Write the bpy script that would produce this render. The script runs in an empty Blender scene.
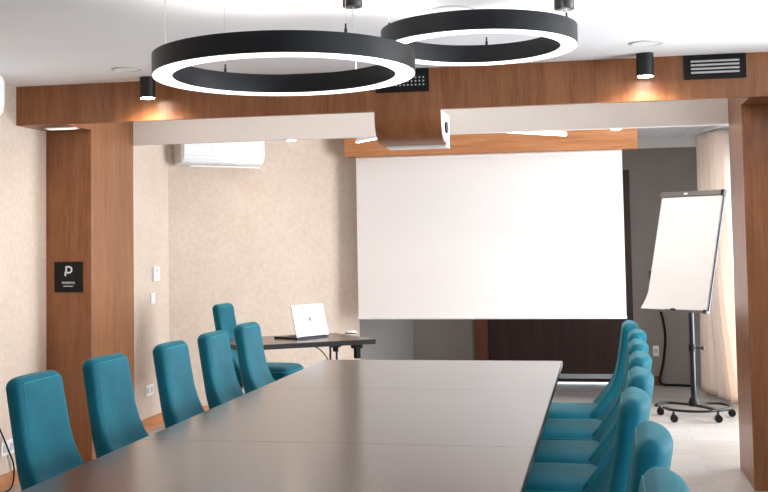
import bpy, bmesh, math, random
from mathutils import Vector, Matrix
random.seed(7)
sc = bpy.context.scene
col = sc.collection
PI = math.pi

# ------------------------------------------------------------------ render look
sc.view_settings.view_transform = 'Standard'
sc.view_settings.look = 'None'
sc.view_settings.gamma = 1
sc.view_settings.use_curve_mapping = False
sc.view_settings.exposure = 1.07
sc.cycles.use_denoising = True
sc.cycles.max_bounces = 10
sc.cycles.diffuse_bounces = 6
sc.cycles.glossy_bounces = 4
sc.cycles.transparent_max_bounces = 8
sc.cycles.sample_clamp_indirect = 6
sc.cycles.caustics_reflective = False
sc.cycles.caustics_refractive = False

# ------------------------------------------------------------------ materials
def srgb(r, g, b):
    def f(c):
        c /= 255.0
        return c / 12.92 if c <= 0.04045 else ((c + 0.055) / 1.055) ** 2.4
    return (f(r), f(g), f(b), 1)

def mat(name, color, rough=0.5, metal=0.0, spec=0.5, sheen=0.0, sheen_tint=None, bump=None, vary=None, coat=0.0):
    """procedural Principled material; vary=(scale, amount, stretch xyz), bump=(scale, strength)"""
    m = bpy.data.materials.new(name); m.use_nodes = True
    nt = m.node_tree; N = nt.nodes; L = nt.links
    p = N['Principled BSDF']
    p.inputs['Base Color'].default_value = color
    p.inputs['Roughness'].default_value = rough
    p.inputs['Metallic'].default_value = metal
    p.inputs['Specular IOR Level'].default_value = spec
    if sheen:
        p.inputs['Sheen Weight'].default_value = sheen
        p.inputs['Sheen Roughness'].default_value = 0.35
        if sheen_tint: p.inputs['Sheen Tint'].default_value = sheen_tint
    if coat:
        p.inputs['Coat Weight'].default_value = coat; p.inputs['Coat Roughness'].default_value = .15; p.inputs['Coat IOR'].default_value = 1.33
    tc = N.new('ShaderNodeTexCoord')
    if vary is None: vary = (14, 0.06, (1, 1, 1))
    mp = N.new('ShaderNodeMapping'); mp.inputs['Scale'].default_value = vary[2]
    L.new(tc.outputs['Object'], mp.inputs['Vector'])
    nz = N.new('ShaderNodeTexNoise'); nz.inputs['Scale'].default_value = vary[0]; nz.inputs['Detail'].default_value = 6
    L.new(mp.outputs['Vector'], nz.inputs['Vector'])
    cr = N.new('ShaderNodeValToRGB')
    a = vary[1]
    cr.color_ramp.elements[0].position = 0.3; cr.color_ramp.elements[1].position = 0.7
    cr.color_ramp.elements[0].color = (color[0] * (1 - a), color[1] * (1 - a), color[2] * (1 - a), 1)
    cr.color_ramp.elements[1].color = (min(1, color[0] * (1 + a)), min(1, color[1] * (1 + a)), min(1, color[2] * (1 + a)), 1)
    L.new(nz.outputs['Fac'], cr.inputs['Fac']); L.new(cr.outputs['Color'], p.inputs['Base Color'])
    if bump:
        n2 = N.new('ShaderNodeTexNoise'); n2.inputs['Scale'].default_value = bump[0]; n2.inputs['Detail'].default_value = 5
        L.new(tc.outputs['Object'], n2.inputs['Vector'])
        b = N.new('ShaderNodeBump'); b.inputs['Strength'].default_value = bump[1]; b.inputs['Distance'].default_value = 0.01
        L.new(n2.outputs['Fac'], b.inputs['Height']); L.new(b.outputs['Normal'], p.inputs['Normal'])
    return m

def emis(name, color, strength):
    m = bpy.data.materials.new(name); m.use_nodes = True
    p = m.node_tree.nodes['Principled BSDF']
    p.inputs['Base Color'].default_value = (0.8, 0.8, 0.8, 1)
    p.inputs['Emission Color'].default_value = color
    p.inputs['Emission Strength'].default_value = strength
    return m

def wood(name, dark, light, stretch, rough=0.42):
    m = bpy.data.materials.new(name); m.use_nodes = True
    nt = m.node_tree; N = nt.nodes; L = nt.links; p = N['Principled BSDF']
    p.inputs['Roughness'].default_value = rough; p.inputs['Specular IOR Level'].default_value = .45
    tc = N.new('ShaderNodeTexCoord')
    mp = N.new('ShaderNodeMapping'); mp.inputs['Scale'].default_value = stretch
    L.new(tc.outputs['Object'], mp.inputs['Vector'])
    nz = N.new('ShaderNodeTexNoise'); nz.inputs['Scale'].default_value = 1.0; nz.inputs['Detail'].default_value = 8; nz.inputs['Distortion'].default_value = 0.4
    L.new(mp.outputs['Vector'], nz.inputs['Vector'])
    mp2 = N.new('ShaderNodeMapping'); mp2.inputs['Scale'].default_value = tuple(s * 6 for s in stretch)
    L.new(tc.outputs['Object'], mp2.inputs['Vector'])
    n2 = N.new('ShaderNodeTexNoise'); n2.inputs['Scale'].default_value = 1.0; n2.inputs['Detail'].default_value = 4
    L.new(mp2.outputs['Vector'], n2.inputs['Vector'])
    mx = N.new('ShaderNodeMath'); mx.operation = 'MULTIPLY_ADD'; mx.inputs[1].default_value = 0.45
    L.new(n2.outputs['Fac'], mx.inputs[0])
    m2 = N.new('ShaderNodeMath'); m2.operation = 'MULTIPLY'; m2.inputs[1].default_value = 0.6
    L.new(nz.outputs['Fac'], m2.inputs[0]); L.new(m2.outputs[0], mx.inputs[2])
    cr = N.new('ShaderNodeValToRGB')
    cr.color_ramp.elements[0].position = 0.38; cr.color_ramp.elements[1].position = 0.66
    cr.color_ramp.elements[0].color = dark; cr.color_ramp.elements[1].color = light
    L.new(mx.outputs[0], cr.inputs['Fac']); L.new(cr.outputs['Color'], p.inputs['Base Color'])
    b = N.new('ShaderNodeBump'); b.inputs['Strength'].default_value = 0.08; b.inputs['Distance'].default_value = 0.004
    L.new(mx.outputs[0], b.inputs['Height']); L.new(b.outputs['Normal'], p.inputs['Normal'])
    return m

def stucco(name, a, b, bump):
    m = mat(name, a, 0.85, spec=0.2)
    nt = m.node_tree; N = nt.nodes; L = nt.links; p = N['Principled BSDF']
    for n in list(N):
        if n.type in ('TEX_NOISE', 'VALTORGB', 'MAPPING'): N.remove(n)
    tc = [n for n in N if n.type == 'TEX_COORD'][0]
    n1 = N.new('ShaderNodeTexNoise'); n1.inputs['Scale'].default_value = 3; n1.inputs['Detail'].default_value = 9; n1.inputs['Roughness'].default_value = 0.7
    n2 = N.new('ShaderNodeTexNoise'); n2.inputs['Scale'].default_value = 28; n2.inputs['Detail'].default_value = 3
    L.new(tc.outputs['Object'], n1.inputs['Vector']); L.new(tc.outputs['Object'], n2.inputs['Vector'])
    mx = N.new('ShaderNodeMath'); mx.operation = 'MULTIPLY_ADD'; mx.inputs[1].default_value = 0.5
    m2 = N.new('ShaderNodeMath'); m2.operation = 'MULTIPLY'; m2.inputs[1].default_value = 0.5
    L.new(n2.outputs['Fac'], m2.inputs[0]); L.new(n1.outputs['Fac'], mx.inputs[0]); L.new(m2.outputs[0], mx.inputs[2])
    cr = N.new('ShaderNodeValToRGB'); cr.color_ramp.elements[0].position = 0.38; cr.color_ramp.elements[1].position = 0.62
    cr.color_ramp.elements[0].color = b; cr.color_ramp.elements[1].color = a
    L.new(mx.outputs[0], cr.inputs['Fac']); L.new(cr.outputs['Color'], p.inputs['Base Color'])
    bp = N.new('ShaderNodeBump'); bp.inputs['Strength'].default_value = bump; bp.inputs['Distance'].default_value = 0.006
    L.new(mx.outputs[0], bp.inputs['Height']); L.new(bp.outputs['Normal'], p.inputs['Normal'])
    return m

def planks(name, a, b):
    m = bpy.data.materials.new(name); m.use_nodes = True
    nt = m.node_tree; N = nt.nodes; L = nt.links; p = N['Principled BSDF']
    p.inputs['Roughness'].default_value = 0.42
    tc = N.new('ShaderNodeTexCoord')
    mp = N.new('ShaderNodeMapping'); mp.inputs['Scale'].default_value = (1, 1, 1)
    L.new(tc.outputs['Object'], mp.inputs['Vector'])
    br = N.new('ShaderNodeTexBrick'); br.inputs['Scale'].default_value = 1.0
    br.inputs['Brick Width'].default_value = 1.2; br.inputs['Row Height'].default_value = 0.19
    br.inputs['Mortar Size'].default_value = 0.0015; br.inputs['Mortar Smooth'].default_value = 0.1
    br.inputs['Color1'].default_value = a; br.inputs['Color2'].default_value = b
    br.inputs['Mortar'].default_value = tuple(c * 0.6 for c in b[:3]) + (1,)
    L.new(mp.outputs['Vector'], br.inputs['Vector'])
    mp2 = N.new('ShaderNodeMapping'); mp2.inputs['Scale'].default_value = (3, 40, 1)
    L.new(tc.outputs['Object'], mp2.inputs['Vector'])
    nz = N.new('ShaderNodeTexNoise'); nz.inputs['Scale'].default_value = 1; nz.inputs['Detail'].default_value = 6
    L.new(mp2.outputs['Vector'], nz.inputs['Vector'])
    mr = N.new('ShaderNodeMapRange'); mr.inputs['To Min'].default_value = 0.78; mr.inputs['To Max'].default_value = 1.1
    L.new(nz.outputs['Fac'], mr.inputs['Value'])
    mx = N.new('ShaderNodeMix'); mx.data_type = 'RGBA'; mx.blend_type = 'MULTIPLY'; mx.inputs['Factor'].default_value = 1
    L.new(br.outputs['Color'], mx.inputs['A']); L.new(mr.outputs['Result'], mx.inputs['B'])
    L.new(mx.outputs['Result'], p.inputs['Base Color'])
    return m

def thin_glass(name):
    m = bpy.data.materials.new(name); m.use_nodes = True
    nt = m.node_tree; N = nt.nodes; L = nt.links
    for n in list(N): N.remove(n)
    out = N.new('ShaderNodeOutputMaterial'); tr = N.new('ShaderNodeBsdfTransparent'); gl = N.new('ShaderNodeBsdfGlossy')
    gl.inputs['Roughness'].default_value = 0.02
    fr = N.new('ShaderNodeFresnel'); fr.inputs['IOR'].default_value = 1.3
    mx = N.new('ShaderNodeMixShader')
    L.new(fr.outputs[0], mx.inputs[0]); L.new(tr.outputs[0], mx.inputs[1]); L.new(gl.outputs[0], mx.inputs[2]); L.new(mx.outputs[0], out.inputs[0])
    return m

def cloth(name, color, trans, clear=0.0):
    m = bpy.data.materials.new(name); m.use_nodes = True
    nt = m.node_tree; N = nt.nodes; L = nt.links
    for n in list(N): N.remove(n)
    out = N.new('ShaderNodeOutputMaterial'); d = N.new('ShaderNodeBsdfDiffuse'); t = N.new('ShaderNodeBsdfTranslucent')
    d.inputs['Color'].default_value = color; t.inputs['Color'].default_value = color
    tc = N.new('ShaderNodeTexCoord'); w = N.new('ShaderNodeTexNoise'); w.inputs['Scale'].default_value = 200
    L.new(tc.outputs['Object'], w.inputs['Vector'])
    bp = N.new('ShaderNodeBump'); bp.inputs['Strength'].default_value = 0.1; bp.inputs['Distance'].default_value = 0.002
    L.new(w.outputs['Fac'], bp.inputs['Height']); L.new(bp.outputs['Normal'], d.inputs['Normal'])
    mx = N.new('ShaderNodeMixShader'); mx.inputs[0].default_value = trans
    L.new(d.outputs[0], mx.inputs[1]); L.new(t.outputs[0], mx.inputs[2])
    if clear:
        tp = N.new('ShaderNodeBsdfTransparent'); m2 = N.new('ShaderNodeMixShader'); m2.inputs[0].default_value = clear
        L.new(mx.outputs[0], m2.inputs[1]); L.new(tp.outputs[0], m2.inputs[2]); L.new(m2.outputs[0], out.inputs[0])
    else:
        L.new(mx.outputs[0], out.inputs[0])
    return m

M = {}
M['ceil'] = mat('ceiling_paint', srgb(246, 247, 250), 0.9, spec=0.1, vary=(3, 0.01, (1, 1, 1)))
M['white'] = mat('white_paint', srgb(238, 234, 230), 0.8, spec=0.2, vary=(4, 0.01, (1, 1, 1)))
M['wall'] = stucco('beige_stucco', srgb(215, 198, 184), srgb(204, 185, 169), 0.22)
M['grey'] = mat('grey_paint', srgb(148, 139, 132), 0.8, spec=0.2, vary=(4, 0.04, (1, 1, 1)), bump=(60, 0.05))
M['grey2'] = mat('pale_grey_paint', srgb(140, 134, 130), 0.75, spec=0.2, vary=(4, 0.03, (1, 1, 1)))
M['wood'] = wood('walnut_veneer', srgb(124, 74, 42), srgb(152, 100, 62), (16, 16, 1.3), .34)
M['woodh'] = wood('oak_veneer_horizontal', srgb(178, 112, 66), srgb(206, 144, 96), (1.3, 16, 22))
M['dwood'] = wood('dark_door_veneer', srgb(50, 32, 27), srgb(66, 44, 37), (14, 14, 1.2), 0.5)
M['dframe'] = wood('door_frame_veneer', srgb(98, 58, 36), srgb(124, 76, 50), (16, 16, 1.2), 0.5)
M['skirt'] = wood('baseboard_oak', srgb(176, 112, 68), srgb(200, 138, 92), (2, 2, 25), 0.5)
M['floor'] = planks('pale_plank_floor', srgb(186, 178, 172), srgb(172, 163, 156))
M['teal'] = mat('teal_velvet', srgb(0, 98, 116), 0.65, spec=0.22, sheen=0.20, sheen_tint=srgb(140, 210, 205), vary=(7, 0.16, (1, 1, 1)), bump=(90, 0.04))
M['pipe'] = mat('teal_piping', srgb(50, 140, 150), 0.7, spec=0.2, sheen=0.3, sheen_tint=srgb(170, 230, 235))
M['black'] = mat('black_metal', srgb(20, 20, 22), 0.4, metal=0.2)
M['ring'] = mat('black_anodised_ring', srgb(8, 11, 17), 0.4, metal=0.0, spec=.35, vary=(5, 0.15, (1, 1, 1)))
M['plastic'] = mat('black_plastic', srgb(10, 10, 10), 0.55, spec=.3)
M['table'] = mat('table_laminate', srgb(46, 41, 38), 0.32, spec=.35, coat=.82, vary=(30, 0.05, (1, 1, 1)))
M['tedge'] = mat('table_edge', srgb(26, 25, 26), 0.45)
M['lap_top'] = wood('walnut_table_top', srgb(80, 56, 46), srgb(104, 76, 62), (2, 20, 20), 0.22)
M['screen'] = mat('screen_cloth', srgb(246, 242, 240), 0.9, spec=0.1, vary=(3, 0.005, (1, 1, 1)))
M['whiteplas'] = mat('white_plastic', srgb(240, 240, 240), 0.35)
M['greyplas'] = mat('light_grey_plastic', srgb(196, 194, 192), 0.4)
M['alu'] = mat('grey_aluminium', srgb(108, 104, 101), 0.4, metal=0.3)
M['steel'] = mat('blued_steel', srgb(46, 48, 54), 0.32, metal=0.7)
M['paper'] = mat('flip_paper', srgb(244, 242, 240), 0.85, spec=0.1, vary=(3, .004, (1, 1, 1)))
M['silver'] = mat('silver_lid', srgb(218, 218, 220), 0.45, metal=0.1)
M['logo'] = mat('grey_logo', srgb(120, 122, 128), 0.4)
M['glow'] = emis('ring_diffuser', (1, 0.95, 0.9, 1), 1.1)
M['lamp'] = emis('lamp_face', (1, 0.9, 0.78, 1), 30)
M['strip'] = emis('strip_face', (1, 0.92, 0.82, 1), 6)
M['softlamp'] = emis('soffit_lamp_face', (1, .93, .84, 1), .6)
M['upglow'] = emis('ring_added_uplight', (1, .95, .9, 1), 4.5)  # added upward glow that lifts the ceiling
M['cove'] = emis('fill_strip_face', (1, .93, .86, 1), 8)  # added glow for the hidden strip behind the beam
M['drape'] = cloth('beige_drape', srgb(246, 232, 219), 0.4)
M['sheer'] = cloth('pale_blue_voile', srgb(232, 240, 246), 0.5, 0.25)
M['glass'] = thin_glass('window_glass')
M['frame'] = mat('window_frame_white', srgb(235, 235, 235), 0.5)
M['letter'] = mat('white_lettering', srgb(235, 235, 232), 0.6)
M['ventw'] = mat('vent_silver', srgb(190, 190, 190), 0.4, metal=0.3)
M['threshold'] = mat('pale_threshold', srgb(214, 222, 232), 0.4)

# ------------------------------------------------------------------ geometry helpers
def link(o, parent=None):
    col.objects.link(o)
    if parent: o.parent = parent
    return o

def obj(name, bm, m, parent=None, smooth=False, bevel=0.0):
    me = bpy.data.meshes.new(name)
    bmesh.ops.recalc_face_normals(bm, faces=bm.faces[:])
    bm.to_mesh(me); bm.free()
    me.materials.append(m)
    if smooth:
        for p in me.polygons: p.use_smooth = True
    o = bpy.data.objects.new(name, me)
    link(o, parent)
    if bevel:
        b = o.modifiers.new('bevel', 'BEVEL'); b.width = bevel; b.segments = 2; b.limit_method = 'ANGLE'
    if smooth:
        e = o.modifiers.new('edges', 'EDGE_SPLIT'); e.split_angle = math.radians(50)
    return o

def box(bm, x0, x1, y0, y1, z0, z1, mx=None):
    v = [bm.verts.new((x, y, z)) for z in (z0, z1) for y in (y0, y1) for x in (x0, x1)]
    if mx is not None:
        for q in v: q.co = mx @ q.co
    for f in ((0, 2, 3, 1), (4, 5, 7, 6), (0, 1, 5, 4), (2, 6, 7, 3), (0, 4, 6, 2), (1, 3, 7, 5)):
        bm.faces.new([v[i] for i in f])

def bx(*a, **k):
    bm = bmesh.new(); box(bm, *a, **k); return bm

def tube(bm, pts, r, n=10, r1=None, cap=True):
    pts = [Vector(p) for p in pts]; rings = []
    up = None
    for i, p in enumerate(pts):
        if i == 0: t = pts[1] - p
        elif i == len(pts) - 1: t = p - pts[i - 1]
        else: t = pts[i + 1] - pts[i - 1]
        t.normalize()
        if up is None:
            up = Vector((0, 0, 1)) if abs(t.z) < 0.9 else Vector((1, 0, 0))
        a = t.cross(up)
        if a.length < 1e-6: a = t.orthogonal()
        a.normalize(); b = a.cross(t).normalized(); up = b
        rr = r if r1 is None else r + (r1 - r) * i / (len(pts) - 1)
        rings.append([bm.verts.new(p + a * math.cos(2 * PI * k / n) * rr + b * math.sin(2 * PI * k / n) * rr) for k in range(n)])
    for i in range(len(rings) - 1):
        for k in range(n):
            bm.faces.new((rings[i][k], rings[i][(k + 1) % n], rings[i + 1][(k + 1) % n], rings[i + 1][k]))
    if cap:
        bm.faces.new(rings[0]); bm.faces.new(list(reversed(rings[-1])))

def tb(pts, r, n=10, r1=None):
    bm = bmesh.new(); tube(bm, pts, r, n, r1); return bm

def lathe(prof, n=48, closed=False, mz=None):
    """revolve (r,z) profile about z"""
    bm = bmesh.new(); rings = []
    for r, z in prof:
        ring = []
        for k in range(n):
            a = 2 * PI * k / n; x, y = r * math.cos(a), r * math.sin(a)
            ring.append(bm.verts.new((x, y, z + (mz(x, y) if mz else 0))))
        rings.append(ring)
    m = len(rings)
    for i in range(m if closed else m - 1):
        A, B = rings[i], rings[(i + 1) % m]
        for k in range(n):
            bm.faces.new((A[k], A[(k + 1) % n], B[(k + 1) % n], B[k]))
    if not closed:
        for R, p in ((rings[0], prof[0]), (rings[-1], prof[-1])):
            if p[0] > 1e-5: bm.faces.new(R)
    return bm

def loft(loops, cap=True):
    bm = bmesh.new()
    rs = [[bm.verts.new(p) for p in l] for l in loops]
    n = len(rs[0])
    for i in range(len(rs) - 1):
        for k in range(n):
            bm.faces.new((rs[i][k], rs[i][(k + 1) % n], rs[i + 1][(k + 1) % n], rs[i + 1][k]))
    if cap:
        bm.faces.new(rs[0]); bm.faces.new(list(reversed(rs[-1])))
    return bm

def smooth_curve(pts, n):
    """Catmull-Rom through points"""
    P = [Vector(p) for p in pts]; out = []
    P = [P[0] * 2 - P[1]] + P + [P[-1] * 2 - P[-2]]
    for i in range(1, len(P) - 2):
        for k in range(n):
            t = k / n; a, b, c, d = P[i - 1:i + 3]
            out.append(0.5 * ((2 * b) + (c - a) * t + (2 * a - 5 * b + 4 * c - d) * t * t + (3 * b - a - 3 * c + d) * t ** 3))
    out.append(P[-2]); return out

def thing(name, label, cat, loc=(0, 0, 0), rz=0.0, group=None):
    o = bpy.data.objects.new(name, None); o.empty_display_size = 0.1
    link(o); o.location = loc; o.rotation_euler = (0, 0, rz)
    tag(o, label, cat, group); return o

def tag(o, label, cat, group=None):
    o['label'] = label; o['category'] = cat
    if group: o['group'] = group
    return o

def struct(name, bm, m, parent=None, label=None, cat=None, **k):
    o = obj(name, bm, m, parent, **k)
    if parent is None:
        o['kind'] = 'structure'
        if label: o['label'] = label
        if cat: o['category'] = cat
    return o

def dup(root, label):
    r = root.copy(); col.objects.link(r); r['label'] = label
    for c in list(root.children):
        k = c.copy(); col.objects.link(k); k.parent = r
        for g in list(c.children):
            q = g.copy(); col.objects.link(q); q.parent = k
    return r

# ------------------------------------------------------------------ the room
H = 2.42; XL = -3.5; XR = 2.7; YB = -2.2
BY0 = 6.65; PY0, PY1 = 7.05, 7.75       # beam front, pillar front and back
struct('floor', bx(XL - .1, XR + .1, YB - .1, 12.2, -.1, 0), M['floor'], label='pale grey plank floor', cat='floor')
struct('ceiling', bx(XL - .1, XR + .1, YB - .1, 12.2, H, H + .1), M['ceil'], label='smooth white painted ceiling', cat='ceiling')
struct('wall_left', bx(XL - .1, XL, YB, 9.32, 0, H), M['wall'], label='beige textured plaster wall behind the wall-side chairs', cat='wall')
struct('wall_behind', bx(XL, XR, YB - .1, YB, 0, H), M['grey'], label='grey painted wall at the near end of the room', cat='wall')

# slanted beige wall with the air conditioner
def slab_between(a, b, t, z0, z1):
    a = Vector((a[0], a[1], 0)); b = Vector((b[0], b[1], 0)); d = (b - a).normalized(); n = Vector((-d.y, d.x, 0)) * t
    bm = bmesh.new(); vs = []
    for z in (z0, z1):
        vs.append([bm.verts.new((p.x, p.y, z)) for p in (a, b, b + n, a + n)])
    A, B = vs
    bm.faces.new(A); bm.faces.new(B)
    for i in range(4): bm.faces.new((A[i], A[(i + 1) % 4], B[(i + 1) % 4], B[i]))
    return bm
CA = (-3.5, 9.26); CB = (-2.186, 10.67); CC = (-1.9, 12.0)
struct('wall_slanted', slab_between(CA, CB, .1, 0, H), M['wall'], label='slanted beige plaster wall carrying the air conditioner', cat='wall')
struct('wall_recess', slab_between(CB, CC, .1, 0, H), M['grey2'], label='pale grey return wall behind the projection screen', cat='wall')
# far wall: grey, white band on top; door opening
DX0, DX1, DZ = -1.27, 0.29, 2.11
bm = bmesh.new()
box(bm, -2.0, DX0, 12, 12.1, 0, 2.32); box(bm, DX1, 1.1, 12, 12.1, 0, 2.32); box(bm, DX0, DX1, 12, 12.1, DZ, 2.32)
struct('wall_far', bm, M['grey'], label='dark grey wall at the far end of the room', cat='wall')
struct('trim_1', bx(-2.0, 1.1, 11.99, 12.1, 2.32, H), M['white'], label='white band between the grey wall and the ceiling', cat='wall trim')
# right window wall of the far bay
WA = Vector((.935, 12.0, 0)); WD = Vector((.233, -.972, 0)).normalized()
wl = 4.37
ang = math.atan2(WD.y, WD.x)
mxw = Matrix.Translation(WA) @ Matrix.Rotation(ang, 4, 'Z')     # local x along the wall, +y = outside
S0, S1, SZ0, SZ1 = .35, 4.1, .08, 2.2
bm = bmesh.new()
box(bm, -.1, S0, 0, .12, 0, H, mxw); box(bm, S1, wl, 0, .12, 0, H, mxw)
box(bm, S0, S1, 0, .12, 0, SZ0, mxw); box(bm, S0, S1, 0, .12, SZ1, H, mxw)
struct('wall_window_side', bm, M['white'], label='white wall with the window behind the curtains', cat='wall')
bm = bmesh.new()
box(bm, S0, S1, .03, .09, SZ0, SZ0 + .06, mxw); box(bm, S0, S1, .03, .09, SZ1 - .06, SZ1, mxw)
for s in (S0, (S0 + S1) / 2 - .03, S1 - .06): box(bm, s, s + .06, .03, .09, SZ0, SZ1, mxw)
wf = struct('window_1', bm, M['frame'], label='tall white window behind the curtains', cat='window')
obj('pane', bx(S0 + .02, S1 - .02, .055, .062, SZ0 + .02, SZ1 - .02, mx=mxw), M['glass'], wf)

# partition beside and behind the right pillar, near right wall with unseen windows added for light
struct('wall_partition', bx(1.25, XR, 7.65, 7.75, 0, H), M['wall'], label='beige partition wall beside the window-side pillar', cat='wall')
wins = ((-1.2, 1.0), (1.5, 3.7), (4.5, 6.5)); NZ0, NZ1 = .7, 2.2
bm = bmesh.new()
ys = [YB] + [v for w in wins for v in w] + [7.75]
for i in range(0, len(ys), 2): box(bm, XR, XR + .12, ys[i], ys[i + 1], 0, H)
for a, b in wins:
    box(bm, XR, XR + .12, a, b, 0, NZ0); box(bm, XR, XR + .12, a, b, NZ1, H)
struct('wall_right', bm, M['wall'], label='beige wall with added windows on the near right', cat='wall')
for i, (a, b) in enumerate(wins):
    bm = bmesh.new()
    box(bm, XR + .03, XR + .09, a, b, NZ0, NZ0 + .05); box(bm, XR + .03, XR + .09, a, b, NZ1 - .05, NZ1)
    for s in (a, (a + b) / 2 - .025, b - .05): box(bm, XR + .03, XR + .09, s, s + .05, NZ0, NZ1)
    w = struct('window_%d' % (i + 2), bm, M['frame'], cat='window', label='white framed window added unseen in the near right wall')
    obj('pane', bx(XR + .055, XR + .062, a + .01, b - .01, NZ0 + .01, NZ1 - .01), M['glass'], w)

struct('wall_light_shield', bx(1.3, 1.4, 6.1, 7.65, 0, 2.18), M['wall'], label='short unseen wall added to shade the window-side pillar', cat='wall')  # out-of-view wall added to keep window light off the pillar front
# baseboards
bb = M['skirt']
struct('baseboard_left', bx(XL, XL + .015, YB, 7.04, 0, .09), bb, label='oak baseboard along the near beige wall', cat='baseboard')
struct('baseboard_left_far', bx(XL, XL + .015, 7.76, 9.25, 0, .09), bb, label='oak baseboard along the beige wall behind the pillar', cat='baseboard')
struct('baseboard_slanted', slab_between((CA[0] + .012, CA[1] - .011), (CB[0] + .012, CB[1] - .011), .014, 0, .09), bb, label='oak baseboard under the slanted wall', cat='baseboard')
struct('baseboard_far', bx(DX1 + .02, .53, 11.985, 12, 0, .09), M['dframe'], label='brown baseboard under the grey wall', cat='baseboard')

# pillars, fascia beam, soffits, bulkhead
struct('pillar_wall_side', bx(XL, -3.186, PY0, PY1, 0, 2.18), M['wood'], label='walnut clad pillar bearing the black sign', cat='pillar', bevel=.003)
struct('pillar_window_side', bx(.806, 1.25, PY0, PY1, 0, 2.18), M['wood'], label='walnut clad pillar beside the curtains', cat='pillar', bevel=.003)
bm = bmesh.new()
box(bm, XL, XR, BY0, BY0 + .04, 2.18, H)
struct('beam', bm, M['wood'], label='walnut fascia beam spanning the room under the ceiling', cat='beam')
bm = bmesh.new()
box(bm, XL, -3.186, BY0 + .04, PY1, 2.18, H)
struct('trim_2', bm, M['wood'], label='walnut soffit box above the pillar with the sign', cat='soffit')
bm = bmesh.new()
box(bm, .806, XR, BY0 + .04, PY1, 2.18, H)
struct('trim_3', bm, M['wood'], label='walnut soffit box above the window-side pillar', cat='soffit')
struct('trim_4', bx(-3.5, XR, PY1, PY1 + .06, 2.138, H), M['white'], label='white bulkhead behind the fascia beam', cat='bulkhead')
# valance over the screen
struct('trim_5', bx(-2.235, .33, 10.36, 10.52, 2.205, H), M['woodh'], label='oak valance box above the projection screen', cat='valance')

# far double door with frame
dr = struct('door_1', bx(DX0 + .13, -.62, 12.02, 12.06, .02, DZ - .06), M['dwood'], label='dark brown double door behind the projection screen', cat='door')
obj('door_leaf', bx(-.6195, DX1 - .06, 12.02, 12.06, .02, DZ - .06), M['dwood'], dr)
bm = bmesh.new()
box(bm, DX0, DX0 + .13, 11.98, 12.1, 0, DZ)
obj('door_frame', bm, M['dframe'], dr)
bm = bmesh.new()
box(bm, DX1 - .06, DX1, 11.98, 12.1, 0, DZ); box(bm, DX0 + .13, DX1 - .06, 11.98, 12.1, DZ - .06, DZ)
obj('door_frame', bm, M['dwood'], dr)
obj('kick_strip', bx(DX0 + .14, DX1 - .065, 12.005, 12.019, .055, .10), M['threshold'], dr)['label'] = 'pale strip along the bottom of the door'

obj('gap_backing', bx(-.65, -.59, 12.06, 12.08, .0, DZ), M['dwood'], dr)  # backing added behind the leaf gap to stop outside light leaking in
# ------------------------------------------------------------------ conference tables
TX0, TX1 = -1.593, -.23
def table(y0, y1, label):
    t = thing('conference_table', label, 'table', ((TX0 + TX1) / 2, (y0 + y1) / 2, 0), group='conference table sections')
    hx = (TX1 - TX0) / 2; hy = (y1 - y0) / 2 - .0008
    top = obj('tabletop', bx(-hx, hx, -hy, hy, .722, .75), M['table'], t, bevel=.0012)
    for s in (-1, 1): obj('edge_band', bx(min(s * hx, s * (hx + .002)), max(s * hx, s * (hx + .002)), -hy, hy, .7215, .7485), M['tedge'], top)
    bm = bmesh.new()
    for s in (-1, 1):
        box(bm, s * (hx - .12) - .02, s * (hx - .12) + .02, -hy + .08, hy - .08, .682, .722)
        box(bm, -hx + .14, hx - .14, s * (hy - .1) - .02, s * (hy - .1) + .02, .682, .722)
    obj('frame', bm, M['black'], t)
    for sx in (-1, 1):
        for sy in (-1, 1):
            x, y = sx * (hx - .12), sy * (hy - .1)
            obj('leg', tb([(x, y, .684), (x, y, 0)], .024, 12), M['black'], t, smooth=True)
    return t
edges = [6.75, 5.42, 3.93, 2.44, 1.0]
labs = ['dark laminate table section at the screen end of the long conference table',
        'dark laminate table section, second from the screen end',
        'dark laminate table section, third from the screen end, cut by the bottom of the view',
        'dark laminate table section at the near end, below the view']
for i in range(3): table(edges[i + 1], edges[i], labs[i])

# ------------------------------------------------------------------ chairs
def interp(tab, z):
    for (z0, v0), (z1, v1) in zip(tab, tab[1:]):
        if z <= z1:
            t = max(0, (z - z0) / (z1 - z0)); return v0 + (v1 - v0) * t
    return tab[-1][1]
FC = [(.44, -.06), (.475, -.07), (.50, -.085), (.53, -.115), (.58, -.162), (.64, -.217), (.70, -.247), (.77, -.267), (.88, -.286), (.97, -.300)]
BC = [(.44, -.235), (.50, -.272), (.55, -.296), (.66, -.325), (.77, -.346), (.88, -.365), (.97, -.380)]
WC = [(.44, .215), (.50, .236), (.60, .200), (.75, .181), (.97, .174)]
CC_ = [(.44, .10), (.50, .09), (.56, .07), (.65, .04), (.8, .015), (.97, .006)]
def back_loop(z, grow=0.0):
    w = interp(WC, z); uf = interp(FC, z); ub = interp(BC, z); c = interp(CC_, z)
    zt, r = .974, .040
    if z > zt - r:
        q = min(1, (z - (zt - r)) / r)
        w -= r * (1 - math.sqrt(max(0, 1 - q * q)))
        q2 = max(0, (z - (zt - .036)) / .036); q2 = min(1, q2)
        sh = .035 * (1 - math.sqrt(max(0, 1 - q2 * q2)))
        uf -= sh; ub += sh
    out = []; n = 40
    for k in range(n):
        a = 2 * PI * k / n; ca, sa = math.cos(a), math.sin(a); e = 2 / 3.6
        y = w * math.copysign(abs(ca) ** e, ca); s = math.copysign(abs(sa) ** e, sa)
        f = (s + 1) / 2
        u = ub + (uf - ub) * f - c * (1 - (y / w) ** 2) * f
        u -= .018 * (1 - (y / w) ** 2) * (1 - f)
        out.append((u, y, z))
    return out
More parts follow.
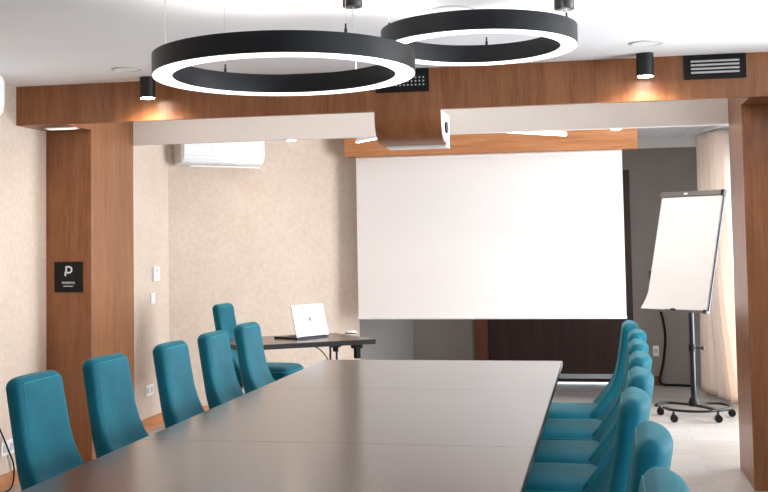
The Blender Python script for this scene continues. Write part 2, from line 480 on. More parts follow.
def seat_loop(z, g):
    out = []; n = 44
    for k in range(n):
        a = 2 * PI * k / n; ca, sa = math.cos(a), math.sin(a); e = 2 / 8.0
        x = .002 + (.253 - g) * math.copysign(abs(ca) ** e, ca)
        y = (.235 - g) * math.copysign(abs(sa) ** e, sa) * (1 - .06 * (x + .2))
        out.append((x, y, z))
    return out
def make_chair(label):
    t = thing('upholstered_chair', label, 'chair')
    zz = [(.385, .03), (.39, .012), (.405, 0), (.45, -.004), (.475, .002), (.492, .012), (.504, .035), (.512, .08), (.516, .14), (.517, .21)]
    seat = obj('seat', loft([seat_loop(z, g) for z, g in zz]), M['teal'], t, smooth=True)
    p = [Vector(q) for q in seat_loop(.476, -.001)]; p.append(p[0].copy())
    bm = bmesh.new(); tube(bm, p, .0025, 6); obj('piping', bm, M['pipe'], seat, smooth=True)
    zs = [.44 + i * (.922 - .44) / 26 for i in range(27)] + [.928, .934, .940, .946, .952, .957, .962, .966, .969, .9715, .973, .9737]
    back = obj('backrest', loft([back_loop(z) for z in zs]), M['teal'], t, smooth=True)
    lpts = []
    zr = [.515 + i * (.953 - .515) / 22 for i in range(23)]
    lpts = [Vector(back_loop(z)[15]) for z in zr] + [Vector(back_loop(.957)[k]) for k in (13, 11, 10, 9, 7)] + [Vector(back_loop(z)[5]) for z in reversed(zr)]
    lpts = smooth_curve(lpts, 2)
    bm = bmesh.new(); tube(bm, lpts, .0022, 6); obj('piping', bm, M['pipe'], back, smooth=True)
    bm = bmesh.new()
    box(bm, -.17, .20, -.18, .18, .372, .390)
    obj('under_frame', bm, M['black'], t)
    for sx, sy in ((1, 1), (1, -1), (-1, 1), (-1, -1)):
        a = (.02 + sx * .16, sy * .165, .38); b = (.02 + sx * .205, sy * .2, 0)
        obj('leg', tb([a, b], .017, 10, .010), M['black'], t, smooth=True)
    return t
ords = ['nearest the screen end', 'second from the screen end', 'third from the screen end', 'fourth from the screen end',
        'fifth from the screen end', 'sixth from the screen end', 'seventh from the screen end', 'eighth from the screen end']
def jit(a): return random.uniform(-a, a)
c0 = None
left = [(6.56, 0), (5.88, .024), (5.25, .030), (4.58, -.006), (3.92, .016)]
for i, (y, dx) in enumerate(left):
    lab = 'teal velvet high-back chair on the plaster-wall side of the table, ' + ords[i]
    if c0 is None: c0 = make_chair(lab); c = c0
    else: c = dup(c0, lab)
    c['group'] = 'chairs along the wall side of the table'
    c.location = (-1.668 + dx, y, 0); c.rotation_euler = (0, 0, jit(.03))
right = [(6.66, 0), (6.02, .028), (5.38, .022), (4.80, .020), (4.18, .010), (3.59, -.016), (2.90, .016), (2.29, .022)]
for i, (y, dx) in enumerate(right):
    c = dup(c0, 'teal velvet high-back chair on the window side of the table, ' + ords[i])
    c['group'] = 'chairs along the window side of the table'
    c.location = (-.205 - .06 * (6.66 - y) / 4.4 + dx, y, 0); c.rotation_euler = (0, 0, PI + jit(.03))
c = dup(c0, 'teal velvet chair behind the laptop table, beside the slanted wall')
if 'group' in c.keys(): del c['group']
c.location = (-2.535, 8.76, 0); c.rotation_euler = (0, 0, math.radians(-2))

# ------------------------------------------------------------------ laptop table
P0 = Vector((-1.575, 8.22, 0)); dl = Vector((.808, .590, 0)).normalized(); ang2 = math.atan2(dl.y, dl.x)
LL, LD = 1.0, .70
lt = thing('folding_table', 'dark wood topped folding table carrying the laptop, near the slanted wall', 'table', P0 - dl * (LL / 2), ang2)
obj('tabletop', bx(-LL / 2, LL / 2, 0, LD, .718, .750), M['lap_top'], lt, bevel=.002)
bm = bmesh.new()
box(bm, -LL / 2, LL / 2, -.004, .0, .7155, .748); box(bm, LL / 2, LL / 2 + .004, -.004, LD, .7155, .748)
box(bm, -LL / 2 - .004, -LL / 2, -.004, LD, .7155, .748); box(bm, -LL / 2, LL / 2, LD, LD + .004, .7155, .748)
obj('edge_band', bm, M['tedge'], lt)
for sx in (-1, 1):
    x = sx * (LL / 2 - .19)
    bm = bmesh.new()
    tube(bm, [(x - .025, .30, .70), (x - .025, .30, .05)], .008); tube(bm, [(x + .025, .30, .70), (x + .025, .30, .05)], .008)
    tube(bm, [(x, .05, .03), (x, LD - .05, .03)], .02); box(bm, x - .04, x + .04, .26, .34, .03, .06)
    tube(bm, [(x, .16, .71), (x, LD - .10, .71)], .012)
    leg = obj('leg', bm, M['steel'], lt, smooth=True)
    for y in (.05, LD - .05): obj('foot', tb([(x, y, .032), (x, y, 0)], .022, 12), M['plastic'], leg, smooth=True)
bm = bmesh.new()
box(bm, LL / 2 - .145, LL / 2 - .08, .03, .10, .685, .7185); box(bm, LL / 2 - .132, LL / 2 - .092, .04, .08, .615, .69)
obj('locking_bracket', bm, M['plastic'], lt, bevel=.006)
bm = bmesh.new()
box(bm, LL / 2 - .31, LL / 2 - .24, .05, .09, .700, .7185); box(bm, LL / 2 - .29, LL / 2 - .255, .055, .085, .67, .705)
obj('hinge_bracket', bm, M['plastic'], lt, bevel=.006)
obj('cable', tb(smooth_curve([(LL / 2 - .46, .04, .7225), (LL / 2 - .40, .04, .69), (LL / 2 - .34, .05, .62), (LL / 2 - .29, .08, .53), (LL / 2 - .27, .12, .40)], 6), .004, 6), M['plastic'], lt, smooth=True)

# laptop: hinge edge seen from behind
hp = Vector((-2.122, 8.146, .7505)); ha = math.radians(61); LW = .335
lap = thing('laptop', 'open silver laptop turned away on the folding table', 'laptop', hp, ha)
# local x along the hinge, +y towards the keyboard
base = obj('base', bx(0, LW, 0, .23, 0, .014), M['steel'], lap, bevel=.003)
obj('keyboard', bx(.025, LW - .025, .035, .14, .014, .0155), M['plastic'], base)
tl = math.radians(14)
mxl = Matrix.Translation((0, .002, .014)) @ Matrix.Rotation(-tl, 4, 'X')
lid = obj('lid', bx(0, LW, -.002, .005, 0, .232, mx=mxl), M['silver'], lap, bevel=.0015)
obj('display', bx(.01, LW - .01, .005, .0062, .012, .224, mx=mxl), M['plastic'], lid)
bm = bmesh.new()
pts = [(.015, 0), (.011, .012), (.003, .017), (0, .012), (-.003, .017), (-.011, .012), (-.015, 0), (-.009, -.012), (0, -.019), (.009, -.012)]
f0 = [bm.verts.new(mxl @ Vector((LW / 2 + x, -.0028, .125 + z))) for x, z in pts]
f1 = [bm.verts.new(mxl @ Vector((LW / 2 + x, -.0018, .125 + z))) for x, z in pts]
bm.faces.new(f0); bm.faces.new(f1)
for i in range(len(pts)): bm.faces.new((f0[i], f0[(i + 1) % len(pts)], f1[(i + 1) % len(pts)], f1[i]))
obj('lid_emblem', bm, M['logo'], lid)
obj('hinge', tb([(.03, .004, .012), (LW - .03, .004, .012)], .006, 10), M['plastic'], lap, smooth=True)
# small pale mouse
ms = thing('computer_mouse', 'small white computer mouse with a dark underside on the folding table', 'mouse', (-1.85, 8.70, .7505), math.radians(35))
def mouse_loop(z, g, n=24):
    return [((.046 - g) * math.cos(2 * PI * k / n), (.028 - g) * math.sin(2 * PI * k / n), z) for k in range(n)]
obj('shell', loft([mouse_loop(.008, 0), mouse_loop(.013, .001), mouse_loop(.018, .006), mouse_loop(.022, .014), mouse_loop(.0235, .024)]), M['whiteplas'], ms, smooth=True)
obj('underside', loft([mouse_loop(0, .004), mouse_loop(.004, .001), mouse_loop(.008, .001)]), M['plastic'], ms, smooth=True)

# ------------------------------------------------------------------ projection screen
ps = thing('projection_screen', 'large white pull-down projection screen hanging from the oak valance', 'projection screen', (-.975, 10.44, 0))
sx = 1.172
obj('screen_fabric', bx(-sx, sx, -.001, .001, .765, 2.2), M['screen'], ps)
obj('bottom_bar', bx(-sx - .004, sx + .004, -.014, .014, .745, .768), M['whiteplas'], ps, bevel=.004)
obj('roller', tb([(-sx, 0, 2.19), (sx, 0, 2.19)], .0155, 14), M['whiteplas'], ps, smooth=True)

# ------------------------------------------------------------------ projector housing under the beam
ph = thing('projector_housing', 'curved walnut projector hood hanging under the fascia beam', 'projector housing', (0, 0, 0))
prof = smooth_curve([(6.652, 2.181), (6.656, 2.12), (6.678, 2.065), (6.73, 2.02), (6.81, 2.003), (6.90, 1.998)], 4)
def ribbon(x0, x1, prof, t):
    bm = bmesh.new(); A = []; n = len(prof)
    for i, p in enumerate(prof):
        q = prof[min(i + 1, n - 1)] - prof[max(i - 1, 0)]; q.normalize(); nn = Vector((-q.y, q.x, 0)) if len(p) == 3 else Vector((-q.y, q.x))
        A.append((p, p + nn * t))
    R = []
    for p, q in A:
        R.append([bm.verts.new((x0, p[0], p[1])), bm.verts.new((x1, p[0], p[1])), bm.verts.new((x1, q[0], q[1])), bm.verts.new((x0, q[0], q[1]))])
    for i in range(n - 1):
        for k in range(4): bm.faces.new((R[i][k], R[i][(k + 1) % 4], R[i + 1][(k + 1) % 4], R[i + 1][k]))
    bm.faces.new(R[0]); bm.faces.new(R[-1]); return bm
prof3 = [Vector((p[0], p[1], 0)) for p in [(v[0], v[1]) for v in prof]]
obj('curved_panel', ribbon(-1.256, -.872, prof3, .014), M['wood'], ph, smooth=True)
bm = bmesh.new()
loopL = [(p[0] + .018, p[1] + .006) for p in prof[2:]] + [(7.06, 1.998), (7.06, 2.18), (6.69, 2.18)]
A = [bm.verts.new((-1.240, y, z)) for y, z in loopL]; B = [bm.verts.new((-.874, y, z)) for y, z in loopL]
bm.faces.new(A); bm.faces.new(B)
for i in range(len(loopL)): bm.faces.new((A[i], A[(i + 1) % len(loopL)], B[(i + 1) % len(loopL)], B[i]))
obj('body', bm, M['white'], ph)
obj('bottom_lip', bx(-1.235, -.874, 6.90, 7.07, 1.986, 2.0), M['white'], ph, bevel=.003)
bm = lathe([(.0, .0), (.028, 0), (.034, .004), (.034, .012), (0, .012)], 24)
for v in bm.verts:
    x, y, z = v.co; v.co = Vector((-.876 + z, 6.88 + x * 1.6, 2.095 + y))
obj('port_cover', bm, M['plastic'], ph)
obj('hanger', bx(-1.10, -1.02, 6.9, 7.0, 2.179, H), M['white'], ph)

# ------------------------------------------------------------------ vents on the beam
def vent(x0, x1, label, slots):
    v = thing('air_vent', label, 'vent', ((x0 + x1) / 2, BY0, 2.352), group='black vents on the fascia beam')
    hw = (x1 - x0) / 2
    fr = obj('frame', bx(-hw, hw, -.012, 0, -.066, .066), M['plastic'], v, bevel=.002)
    if slots:
        for k in range(4):
            z = -.031 + k * .0205
            obj('slat', bx(-hw * .78, hw * .78, -.017, -.0115, z - .005, z + .005), M['ventw'], v)
    else:
        bm = bmesh.new()
        for r in range(3):
            for k in range(12):
                x = -hw * .8 + k * hw * 1.6 / 11; z = -.028 + r * .021
                box(bm, x - .0045, x + .0045, -.015, -.0115, z - .0045, z + .0045)
        obj('grille_holes', bm, M['ventw'], v)
    return v
vent(-1.243, -.935, 'black vent with square holes on the beam, behind the larger ring light', False)
vent(.469, .792, 'black slatted vent on the beam above the flip chart', True)

# ------------------------------------------------------------------ ring pendants
VD = Vector((-.21, .978, 0))
def ring(label, cx, cy, z, R, wires, canopy):
    t = thing('ring_pendant_light', label, 'ceiling light', (cx, cy, z), group='black ring lights over the table')
    w, h = .078 * R / .5 if R > .45 else .070, .078
    ds = Vector((cx, cy, 0)).normalized()
    mz = lambda x, y: -.02 * (x * ds.x + y * ds.y)
    obj('ring_housing', lathe([(R, .004), (R, h), (R - w, h), (R - w, .004), (R - w + .003, .002), (R - .003, .002)], 128, True, mz), M['ring'], t, smooth=True)
    obj('diffuser', lathe([(R - .003, .0021), (R - .003, -.001), (R - w + .003, -.001), (R - w + .003, .0021)], 128, True, mz), M['glow'], t, smooth=True)
    obj('added_uplight', lathe([(R - .012, h - .001), (R - .012, h + .001), (R - w + .012, h + .001), (R - w + .012, h - .001)], 128, True, mz), M['upglow'], t, smooth=True)  # glowing face added on top of the ring to brighten the ceiling
    for a in wires:
        x, y = (R - w / 2) * math.cos(a), (R - w / 2) * math.sin(a); zb = h + mz(x, y)
        wr = obj('suspension_wire', tb([(x, y, zb), (x, y, H - z)], .0011, 6), M['greyplas'], t)
        bm = bmesh.new(); tube(bm, [(x, y, zb - .001), (x, y, zb + .022)], .006, 10); tube(bm, [(x, y, zb + .02), (x, y, zb + .04)], .0035, 8)
        obj('wire_gripper', bm, M['black'], wr, smooth=True)
    x, y = canopy[0] - cx, canopy[1] - cy
    cn = lathe([(.0, 0), (.037, 0), (.04, .003), (.04, canopy[2]), (0, canopy[2])], 32)
    for v in cn.verts: v.co += Vector((x, y, H - z - canopy[2]))
    cp = obj('ceiling_canopy', cn, M['black'], t, smooth=True)
    xx, yy = (R - w / 2) * math.cos(canopy[3]), (R - w / 2) * math.sin(canopy[3])
    obj('power_cable', tb([(x, y, H - z - canopy[2] + .003), (xx, yy, h + mz(xx, yy))], .002, 6), M['greyplas'], cp)
    return t
ring('larger black ring pendant light, hung lower over the wall side of the table', -1.164, 4.327, 2.062, .5, (math.radians(187), math.radians(137), math.radians(-47)), (-.95, 4.60, .05, math.radians(65)))
ring('smaller black ring pendant light, hung higher and nearer the slatted vent', -.469, 4.81, 2.21, .4, (math.radians(190), math.radians(90), math.radians(-10)), (-.119, 4.77, .075, math.radians(-10)))

# ------------------------------------------------------------------ spotlights, ceiling discs, soffit lamp, strip lamps
def spot_energy(parent, loc, energy, size, r=.035, color=(1, .86, .68)):
    l = bpy.data.lights.new('lamp_bulb', 'SPOT'); l.energy = energy; l.spot_size = size; l.spot_blend = 1.0; l.shadow_soft_size = r; l.color = color
    o = bpy.data.objects.new('lamp_bulb', l); col.objects.link(o); o.parent = parent; o.location = loc
def spotlight(x, y, label):
    t = thing('ceiling_spotlight', label, 'spotlight', (x, y, H), group='black cylinder spotlights before the beam')
    obj('can', lathe([(.038, -.118), (.046, -.124), (.046, 0), (0, 0)], 32), M['black'], t, smooth=True)
    obj('lens', lathe([(0, -.126), (.040, -.126), (.040, -.118), (0, -.118)], 32), M['lamp'], t)
    spot_energy(t, (0, 0, -.130), 22, math.radians(162), color=(1, .9, .78))
    return t
spotlight(-2.585, 6.51, 'black cylinder ceiling spotlight above the pillar end of the beam')
spotlight(.258, 6.51, 'black cylinder ceiling spotlight next to the slatted vent')
def disc(x, y, r, label):
    t = thing('ceiling_speaker', label, 'ceiling speaker', (x, y, H), group='flush white ceiling discs')
    obj('rim', lathe([(r, 0), (r, -.004), (r - .012, -.006), (r - .012, 0)], 48, True), M['greyplas'], t, smooth=True)
    obj('cover', lathe([(0, 0), (0.0, -.004), (r - .012, -.004), (r - .012, 0)], 48), M['ceil'], t)
disc(-2.572, 6.172, .085, 'flush white ceiling disc beside the larger ring light')
disc(.252, 6.16, .085, 'flush white ceiling disc in front of the spotlight by the slatted vent')
disc(-.60, 5.02, .10, 'flush white ceiling disc above the smaller ring light')
sl = thing('recessed_light', 'flat recessed light in the walnut soffit above the sign pillar', 'downlight', (-3.31, 6.88, 2.18))
obj('rim', bx(-.10, .10, -.045, .045, -.006, .002), M['whiteplas'], sl, bevel=.002)
obj('diffuser', bx(-.085, .085, -.032, .032, -.008, -.0055), M['softlamp'], sl)
def strip(a, b, label):
    a = Vector(a); b = Vector(b); d = b - a; L_ = d.length
    t = thing('linear_light', label, 'ceiling light', (a + b) / 2, math.atan2(d.y, d.x), group='slim linear lights before the valance')
    obj('housing', bx(-L_ / 2, L_ / 2, -.013, .013, .002, .03), M['whiteplas'], t, bevel=.003)
    obj('diffuser', bx(-L_ / 2 + .004, L_ / 2 - .004, -.011, .011, -.004, .0025), M['strip'], t)
    for s in (-.4, .4): obj('hanger', tb([(s * L_, 0, .03), (s * L_, 0, H - a.z)], .003, 6), M['whiteplas'], t)
strip((-.72, 9.34, 2.285), (-.257, 9.84, 2.285), 'slim white linear light before the valance, on the flip chart side of the projector hood')
strip((-2.011, 9.83, 2.285), (-1.77, 9.52, 2.285), 'slim white linear light before the valance, between the hood and the slanted wall')
def small_down(x, y, label, en):
    t = thing('downlight', label, 'downlight', (x, y, H), group='small white downlights in the far bay')
    obj('can', lathe([(.036, -.128), (.042, -.134), (.042, 0), (0, 0)], 28), M['whiteplas'], t, smooth=True)
    obj('lens', lathe([(0, -.136), (.034, -.136), (.034, -.128), (0, -.128)], 28), M['lamp'], t)
    spot_energy(t, (0, 0, -.145), en, math.radians(165))
small_down(.139, 9.47, 'small white downlight before the flip chart end of the valance', 8)
small_down(-2.49, 9.45, 'small white downlight near the wall air conditioner', 5)

cv = thing('fill_light', 'slim cove light added unseen behind the walnut fascia beam', 'cove light', (-1.19, BY0 + .04, 2.40))  # unseen strip added to brighten the white bulkhead
obj('profile', bx(-1.95, 1.95, 0, .03, -.03, .02), M['whiteplas'], cv)
obj('diffuser', bx(-1.94, 1.94, .029, .034, -.026, .016), M['cove'], cv)
# ------------------------------------------------------------------ air conditioners
def ac(label, length, loc, rz, swing):
    t = thing('air_conditioner', label, 'air conditioner', loc, rz)
    # local x along the wall, -y out into the room, z from the bottom
    pr = [(0, .0), (-.10, 0), (-.165, .022), (-.19, .055), (-.2, .10), (-.2, .23), (-.185, .265), (-.15, .28), (0, .28)]
    bm = bmesh.new()
    A = [bm.verts.new((-length / 2, y, z)) for y, z in pr]; B = [bm.verts.new((length / 2, y, z)) for y, z in pr]
    bm.faces.new(A); bm.faces.new(B)
    for i in range(len(pr)): bm.faces.new((A[i], A[(i + 1) % len(pr)], B[(i + 1) % len(pr)], B[i]))
    obj('body', bm, M['whiteplas'], t, bevel=.008)
    obj('side_cover', bx(-length / 2 - .004, -length / 2 + .001, -.14, -.012, .02, .26), M['greyplas'], t, bevel=.006)
    bm = bmesh.new(); box(bm, -length / 2 + .05, length / 2 - .05, -.20, -.12, -.006, .004, Matrix.Translation((0, 0, .012)) @ Matrix.Rotation(swing, 4, 'X'))
    obj('louver', bm, M['whiteplas'], t, bevel=.003)
    obj('seam', bx(-length / 2 + .02, length / 2 - .02, -.2015, -.1995, .075, .078), M['greyplas'], t)
dA = Vector((CB[0] - CA[0], CB[1] - CA[1], 0)).normalized(); nA = Vector((dA.y, -dA.x, 0))
mid = Vector((-3.06, 9.44, 0)); base_pt = Vector((CA[0], CA[1], 0)); s = (mid - base_pt).dot(dA)
ap = base_pt + dA * s + nA * .002
ac('white wall air conditioner high on the slanted wall', .77, (ap.x, ap.y, 2.095), math.atan2(dA.y, dA.x), .12)
ac('white wall unit high on the near beige wall, cut by the frame edge', .80, (XL + .002, 5.735, 2.145), PI / 2, .1)

# ------------------------------------------------------------------ sign
sg = thing('wall_sign', 'square black parking sign with a white P on the walnut pillar', 'sign', (-3.342, PY0, 1.238))
obj('plate', bx(-.097, .097, -.008, 0, -.097, .097), M['plastic'], sg, bevel=.002)
def text_mesh(s, size, x, z, name, parent, depth=.001, y=-.0085):
    cu = bpy.data.curves.new('t', 'FONT'); cu.body = s; cu.size = size; cu.align_x = 'CENTER'; cu.extrude = depth; cu.resolution_u = 3
    to = bpy.data.objects.new('t', cu); col.objects.link(to)
    dg = bpy.context.evaluated_depsgraph_get(); me = bpy.data.meshes.new_from_object(to.evaluated_get(dg))
    bpy.data.objects.remove(to)
    me.transform(Matrix.Translation((x, y, z)) @ Matrix.Rotation(PI / 2, 4, 'X'))
    me.materials.clear(); me.materials.append(M['letter']); me.name = name
    o = bpy.data.objects.new(name, me); link(o, parent); return o
bm = bmesh.new()
def pbox(x0, x1, z0, z1): box(bm, x0, x1, -.0095, -.0078, z0, z1)
pbox(-.020, -.009, .028, .068)             # upper stem
pbox(-.026, -.015, .006, .034)             # shifted lower stem
cx, cz = .004, .046; ro, ri = .024, .0135; n = 20; seg = []
for i in range(n + 1):
    a = -PI / 2 + PI * i / n
    seg.append([bm.verts.new((cx + r * math.cos(a), y, cz + r * math.sin(a))) for r, y in ((ro, -.0095), (ri, -.0095), (ri, -.0078), (ro, -.0078))])
for i in range(n):
    for k in range(4): bm.faces.new((seg[i][k], seg[i][(k + 1) % 4], seg[i + 1][(k + 1) % 4], seg[i + 1][k]))
bm.faces.new(seg[0]); bm.faces.new(seg[-1])
pbox(-.012, .0045, .0595, .070); pbox(-.012, .0045, .022, .0325)
obj('letter', bm, M['letter'], sg)
text_mesh('PARKING', .021, .0, -.044, 'lettering', sg)
bm = bmesh.new(); x = -.034
for w_ in (.006, .004, .005, .005, .003, .006, .004, .005, .008, .005):
    pbox(x, x + w_ * .8, -.062 + jit(.001), -.056); x += w_ + .0018
obj('small_print', bm, M['letter'], sg)

# ------------------------------------------------------------------ switches and sockets
def plate_thing(name, label, cat, X, y, z, w, h, d, parts, group=None):
    t = thing(name, label, cat, (X, y, z), PI / 2, group)      # local x = world y, local -y = world +x
    obj('plate', bx(-w / 2, w / 2, -d, 0, -h / 2, h / 2), M['whiteplas'], t, bevel=.003)
    for nm, (x0, x1, z0, z1), mm in parts:
        obj(nm, bx(x0, x1, -d - .002, -d + .001, z0, z1), mm, t)
    return t
plate_thing('thermostat', 'white thermostat on the beige wall just above the light switch', 'thermostat', XL, 8.94, 1.207, .115, .112, .024, [('display', (-.02, .02, .015, .04), M['greyplas']), ('dial', (-.012, .012, -.03, -.012), M['greyplas'])])
plate_thing('light_switch', 'small white light switch below the thermostat', 'light switch', XL, 8.885, 1.013, .085, .085, .010, [('rocker', (-.028, .028, -.028, .028), M['whiteplas'])])
plate_thing('wall_socket', 'white double socket low on the beige wall behind the pillar', 'socket', XL, 8.80, .300, .155, .085, .012, [('outlet', (-.06, -.018, -.022, .022), M['greyplas']), ('outlet', (.018, .06, -.022, .022), M['greyplas'])])
plate_thing('wall_socket', 'white double socket low on the near beige wall behind the nearest wall-side chair', 'socket', XL, 6.53, .240, .155, .085, .012, [('outlet', (-.06, -.018, -.022, .022), M['greyplas']), ('outlet', (.018, .06, -.022, .022), M['greyplas'])])
cord = obj('power_cord', tb(smooth_curve([(-3.486, 6.36, .44), (-3.484, 6.44, .341), (-3.484, 6.525, .228), (-3.482, 6.586, .128), (-3.47, 6.561, .044), (-3.45, 6.477, .006), (-3.42, 6.3, .006)], 6), .005, 8), M['plastic'], None, smooth=True)
tag(cord, 'thin black cord hanging along the near beige wall by the socket', 'cord')
so = thing('wall_socket', 'white socket on the grey far wall beside the black cable', 'socket', (.497, 12.0, .331))
obj('plate', bx(-.028, .028, -.012, 0, -.05, .05), M['whiteplas'], so, bevel=.003)
obj('outlet', bx(-.018, .018, -.014, -.011, -.02, .02), M['greyplas'], so)
cab = obj('cable', tb(smooth_curve([(.467, 11.985, 1.11), (.468, 11.97, 1.0), (.50, 11.965, .868), (.554, 11.965, .712), (.588, 11.965, .489), (.565, 11.965, .247), (.527, 11.955, .06), (.56, 11.93, .014), (.68, 11.90, .013), (.84, 11.84, .013)], 8), .0125, 10), M['plastic'], None, smooth=True)
tag(cab, 'thick black cable running down the grey wall to the floor behind the flip chart', 'cable')

# ------------------------------------------------------------------ flip chart
FX, FY = .652, 9.83; psi = -.7027; tau = .2765; W_, H_ = .60, .977; FZ = 1.3287
fc = thing('flip_chart', 'white flip chart easel on a wheeled stand in front of the grey wall and curtains', 'flip chart', (0, 0, 0))
rgt = Vector((math.cos(psi), math.sin(psi), 0)); nor = Vector((math.sin(psi), -math.cos(psi), 0))
upv = Vector((0, 0, math.cos(tau))) - nor * math.sin(tau); fn = rgt.cross(upv).normalized()
if fn.dot(nor) < 0: fn = -fn
cen = Vector((FX, FY, FZ))
mxf = Matrix(((rgt.x, -fn.x, upv.x, cen.x), (rgt.y, -fn.y, upv.y, cen.y), (rgt.z, -fn.z, upv.z, cen.z), (0, 0, 0, 1)))  # local -y faces the room
obj('board', bx(-W_ / 2, W_ / 2, .004, .02, -H_ / 2 + .01, H_ / 2, mx=mxf), M['whiteplas'], fc, bevel=.003)
bm = bmesh.new()
nx, nz = 8, 24; G = []
for j in range(nz + 1):
    z = -H_ / 2 + .0 + (H_ - .04) * j / nz; q = max(0, 1 - j / 5)
    row = []
    for i in range(nx + 1):
        x = -W_ / 2 + .012 + (W_ - .024) * i / nx
        cur = q * q * max(0, 1 - i / 3.0)
        row.append((bm.verts.new(mxf @ Vector((x - .028 * cur, -.004 - .03 * cur - .004 * q, z - .004 * cur))), bm.verts.new(mxf @ Vector((x - .028 * cur, .002 - .03 * cur - .002 * q, z - .004 * cur)))))
    G.append(row)
for s_ in (0, 1):
    for j in range(nz):
        for i in range(nx): bm.faces.new((G[j][i][s_], G[j][i + 1][s_], G[j + 1][i + 1][s_], G[j + 1][i][s_]))
for j in range(nz):
    for i in (0, nx): bm.faces.new((G[j][i][0], G[j + 1][i][0], G[j + 1][i][1], G[j][i][1]))
for i in range(nx):
    for j in (0, nz): bm.faces.new((G[j][i][0], G[j][i + 1][0], G[j][i + 1][1], G[j][i][1]))
obj('paper_pad', bm, M['paper'], fc, smooth=True)
cl = obj('clamp_bar', bx(-W_ / 2 - .004, W_ / 2 - .022, -.016, .022, H_ / 2 - .038, H_ / 2 + .004, mx=mxf), M['alu'], fc, bevel=.004)
obj('badge', bx(-.07, -.035, -.018, -.0155, H_ / 2 - .024, H_ / 2 - .010, mx=mxf), M['whiteplas'], cl)
obj('end_cap', bx(W_ / 2 - .022, W_ / 2 + .006, -.018, .024, H_ / 2 - .042, H_ / 2 + .006, mx=mxf), M['plastic'], fc, bevel=.005)
bm = bmesh.new()
box(bm, W_ / 2 - .004, W_ / 2 + .006, -.002, .010, -H_ / 2, H_ / 2 - .03, mx=mxf)
obj('side_rail', bm, M['steel'], fc)
tr = obj('pen_tray', bx(-W_ / 2 + .06, W_ / 2, -.012, .022, -H_ / 2 - .012, -H_ / 2 + .004, mx=mxf), M['alu'], fc, bevel=.003)
bm = bmesh.new(); box(bm, -.04, .0, -.02, .005, -H_ / 2 - .008, -H_ / 2 + .010, mxf); box(bm, .265, .296, -.02, .018, -H_ / 2 - .02, -H_ / 2 + .008, mxf)
obj('tray_clip', bm, M['steel'], tr, bevel=.002)
px, py = .692, 9.90
pole = obj('pole', tb([(px, py, .11), (px, py, 1.12)], .021, 16), M['steel'], fc, smooth=True)
obj('pole_tip', tb([(px, py, 1.11), (px, py, 1.34)], .015, 14), M['steel'], pole, smooth=True)
bm = bmesh.new(); tube(bm, [(px, py, .52), (px, py, .575)], .027, 16); tube(bm, [(px + .02, py - .01, .548), (px + .075, py - .03, .548)], .007, 10); tube(bm, [(px + .07, py - .028, .548), (px + .09, py - .035, .548)], .014, 12)
obj('height_knob', bm, M['plastic'], pole, smooth=True)
bm = bmesh.new(); q = cen - fn * .02; tube(bm, [(px, py, 1.30), (q.x + .01, q.y + .02, 1.31)], .02, 10)
obj('tilt_bracket', bm, M['black'], fc, smooth=True)
obj('hub', lathe([(.0, .085), (.042, .085), (.042, .115), (.03, .15), (0, .15)], 24), M['plastic'], fc, smooth=True).location = (px, py, 0)
def flat_bar(pts, w, h):
    P = smooth_curve(pts, 6); bm = bmesh.new(); R = []
    for i, p in enumerate(P):
        t = (P[min(i + 1, len(P) - 1)] - P[max(i - 1, 0)]); t.z = 0; t.normalize(); s_ = Vector((-t.y, t.x, 0)) * w / 2; u = Vector((0, 0, h / 2))
        R.append([bm.verts.new(p + s_ + u), bm.verts.new(p - s_ + u), bm.verts.new(p - s_ - u), bm.verts.new(p + s_ - u)])
    for i in range(len(R) - 1):
        for k in range(4): bm.faces.new((R[i][k], R[i][(k + 1) % 4], R[i + 1][(k + 1) % 4], R[i + 1][k]))
    bm.faces.new(R[0]); bm.faces.new(R[-1]); return bm
cast = [(.43, 9.96), (.515, 9.58), (.848, 9.60), (.98, 9.93)]
obj('base_bow', flat_bar([(.455, 9.77, .088), (.515, 9.63, .088), (.66, 9.56, .088), (.82, 9.60, .088), (.95, 9.77, .088), (.985, 9.93, .088)], .034, .018), M['black'], fc, bevel=.003)
obj('base_bow', flat_bar([(.40, 9.93, .08), (.43, 9.97, .088), (.50, 10.05, .088), (.60, 9.99, .09), (px, py, .092), (.80, 9.74, .09), (.848, 9.60, .088)], .034, .018), M['black'], fc, bevel=.003)
obj('base_strut', flat_bar([(px, py, .095), (.80, 10.03, .09), (.92, 10.03, .088), (.98, 9.93, .086)], .030, .018), M['black'], fc, bevel=.003)
for x, y in cast:
    bm = bmesh.new(); tube(bm, [(x, y, .082), (x, y, .05)], .009, 10); box(bm, x - .016, x + .016, y - .020, y + .020, .044, .060)
    c_ = obj('caster', bm, M['plastic'], fc, bevel=.003)
    obj('wheel', tb([(x + .004, y - .017, .029), (x + .004, y + .017, .029)], .029, 24), M['plastic'], c_, smooth=True)

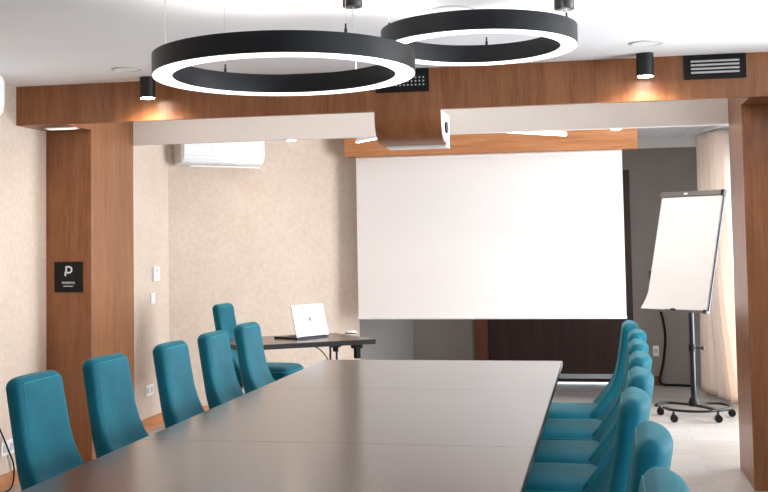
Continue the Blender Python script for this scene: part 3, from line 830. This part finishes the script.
# ------------------------------------------------------------------ curtains
def curtain(name, label, m, path, z0, z1, waves, amp, flare):
    """path(s, zfrac) -> (x, y); a pleated sheet with thickness"""
    nx, nz = waves * 12, 40
    bm = bmesh.new(); G = []
    for j in range(nz + 1):
        zf = j / nz; row = []
        for i in range(nx + 1):
            s_ = i / nx
            x, y, nxv, nyv = path(s_, zf)
            ph_ = 2 * PI * waves * s_ + .6 * math.sin(3 * s_ * PI)
            a = amp * (flare + (1 - flare) * zf) * (math.sin(ph_) + .3 * math.sin(2.3 * ph_ + 1))
            row.append(bm.verts.new((x + nxv * a, y + nyv * a, z0 + (z1 - z0) * zf + .004 * math.sin(ph_ * .5))))
        G.append(row)
    for j in range(nz):
        for i in range(nx): bm.faces.new((G[j][i], G[j][i + 1], G[j + 1][i + 1], G[j + 1][i]))
    o = obj(name, bm, m, None, smooth=False)
    for p in o.data.polygons: p.use_smooth = True
    so_ = o.modifiers.new('thick', 'SOLIDIFY'); so_.thickness = .003
    return tag(o, label, 'curtain')
ND = Vector((-WD.y, WD.x, 0)) * -1
if ND.x > 0: ND = -ND
def path_drape(s_, zf):
    # (distance along the window wall, distance off it)
    bot = 1 - zf
    a = .66 - .09 * bot; L_ = .62 + .62 * bot ** 2 * 1.0
    d = .17 + .02 * math.sin(3 * s_)
    p = WA + WD * (a + L_ * s_) + ND * d
    return p.x, p.y, ND.x, ND.y
curtain('drape', 'beige pleated drape gathered beside the grey wall', M['drape'], path_drape, .035, 2.36, 7, .050, 1.1)
def path_sheer(s_, zf):
    p = WA + WD * (.50 + .85 * s_) + ND * .075
    return p.x, p.y, ND.x, ND.y
curtain('sheer_curtain', 'pale bluish sheer curtain hanging before the bright window', M['sheer'], path_sheer, .03, 2.36, 7, .018, 1.0)
tk = obj('curtain_track', bx(.3, 3.4, -.20, -.04, 2.365, 2.40, mx=mxw), M['whiteplas'])
tag(tk, 'white curtain track on the ceiling along the window wall', 'curtain track')
tk.data.transform(Matrix.Translation((0, 0, .02)))

# ------------------------------------------------------------------ daylight and added window fill
w = bpy.data.worlds.new('World'); sc.world = w; w.use_nodes = True
w.node_tree.nodes['Background'].inputs[0].default_value = (.75, .88, 1, 1)
w.node_tree.nodes['Background'].inputs[1].default_value = 2.2
def area(name, loc, direction, sx, sy, energy, color):
    l = bpy.data.lights.new(name, 'AREA'); l.shape = 'RECTANGLE'; l.size = sx; l.size_y = sy; l.energy = energy; l.color = color
    o = bpy.data.objects.new(name, l); col.objects.link(o); o.location = loc
    o.rotation_euler = Vector(direction).to_track_quat('-Z', 'Z').to_euler()
for i, (a, b) in enumerate(wins):
    area('near_window_fill', (XR + .25, (a + b) / 2, (NZ0 + NZ1) / 2), (-1, 0, 1.0), b - a, NZ1 - NZ0, (18, 28, 98)[i], (.93, .97, 1))  # added area lights outside the unseen windows, tilted up to lift the ceiling
pw = mxw @ Vector((2.45, .35, 1.2))
area('daylight_far', pw, ND, 3.1, 2.1, 150, (.92, .97, 1))

# ------------------------------------------------------------------ camera
cam = bpy.data.cameras.new('camera'); co = bpy.data.objects.new('camera', cam); col.objects.link(co)
F, YAW, PIT, ROLL, PX, PY = 1180.32, .211226, .056687, .0155839, 346.41, 177.2
cam.sensor_fit = 'HORIZONTAL'; cam.sensor_width = 36; cam.lens = 36 * F / 768
cam.shift_x = (384 - PX) / 768; cam.shift_y = (PY - 246) / 768
cam.clip_start = .05
fwd = Vector((-math.sin(YAW) * math.cos(PIT), math.cos(YAW) * math.cos(PIT), math.sin(PIT)))
rg = Vector((math.cos(YAW), math.sin(YAW), 0)); dn = -rg.cross(fwd)
R1 = rg * math.cos(ROLL) + dn * math.sin(ROLL); D1 = -rg * math.sin(ROLL) + dn * math.cos(ROLL)
mw = Matrix((R1, -D1, -fwd)).transposed().to_4x4(); mw.translation = Vector((0, 0, 1.42))
co.matrix_world = mw
sc.camera = co
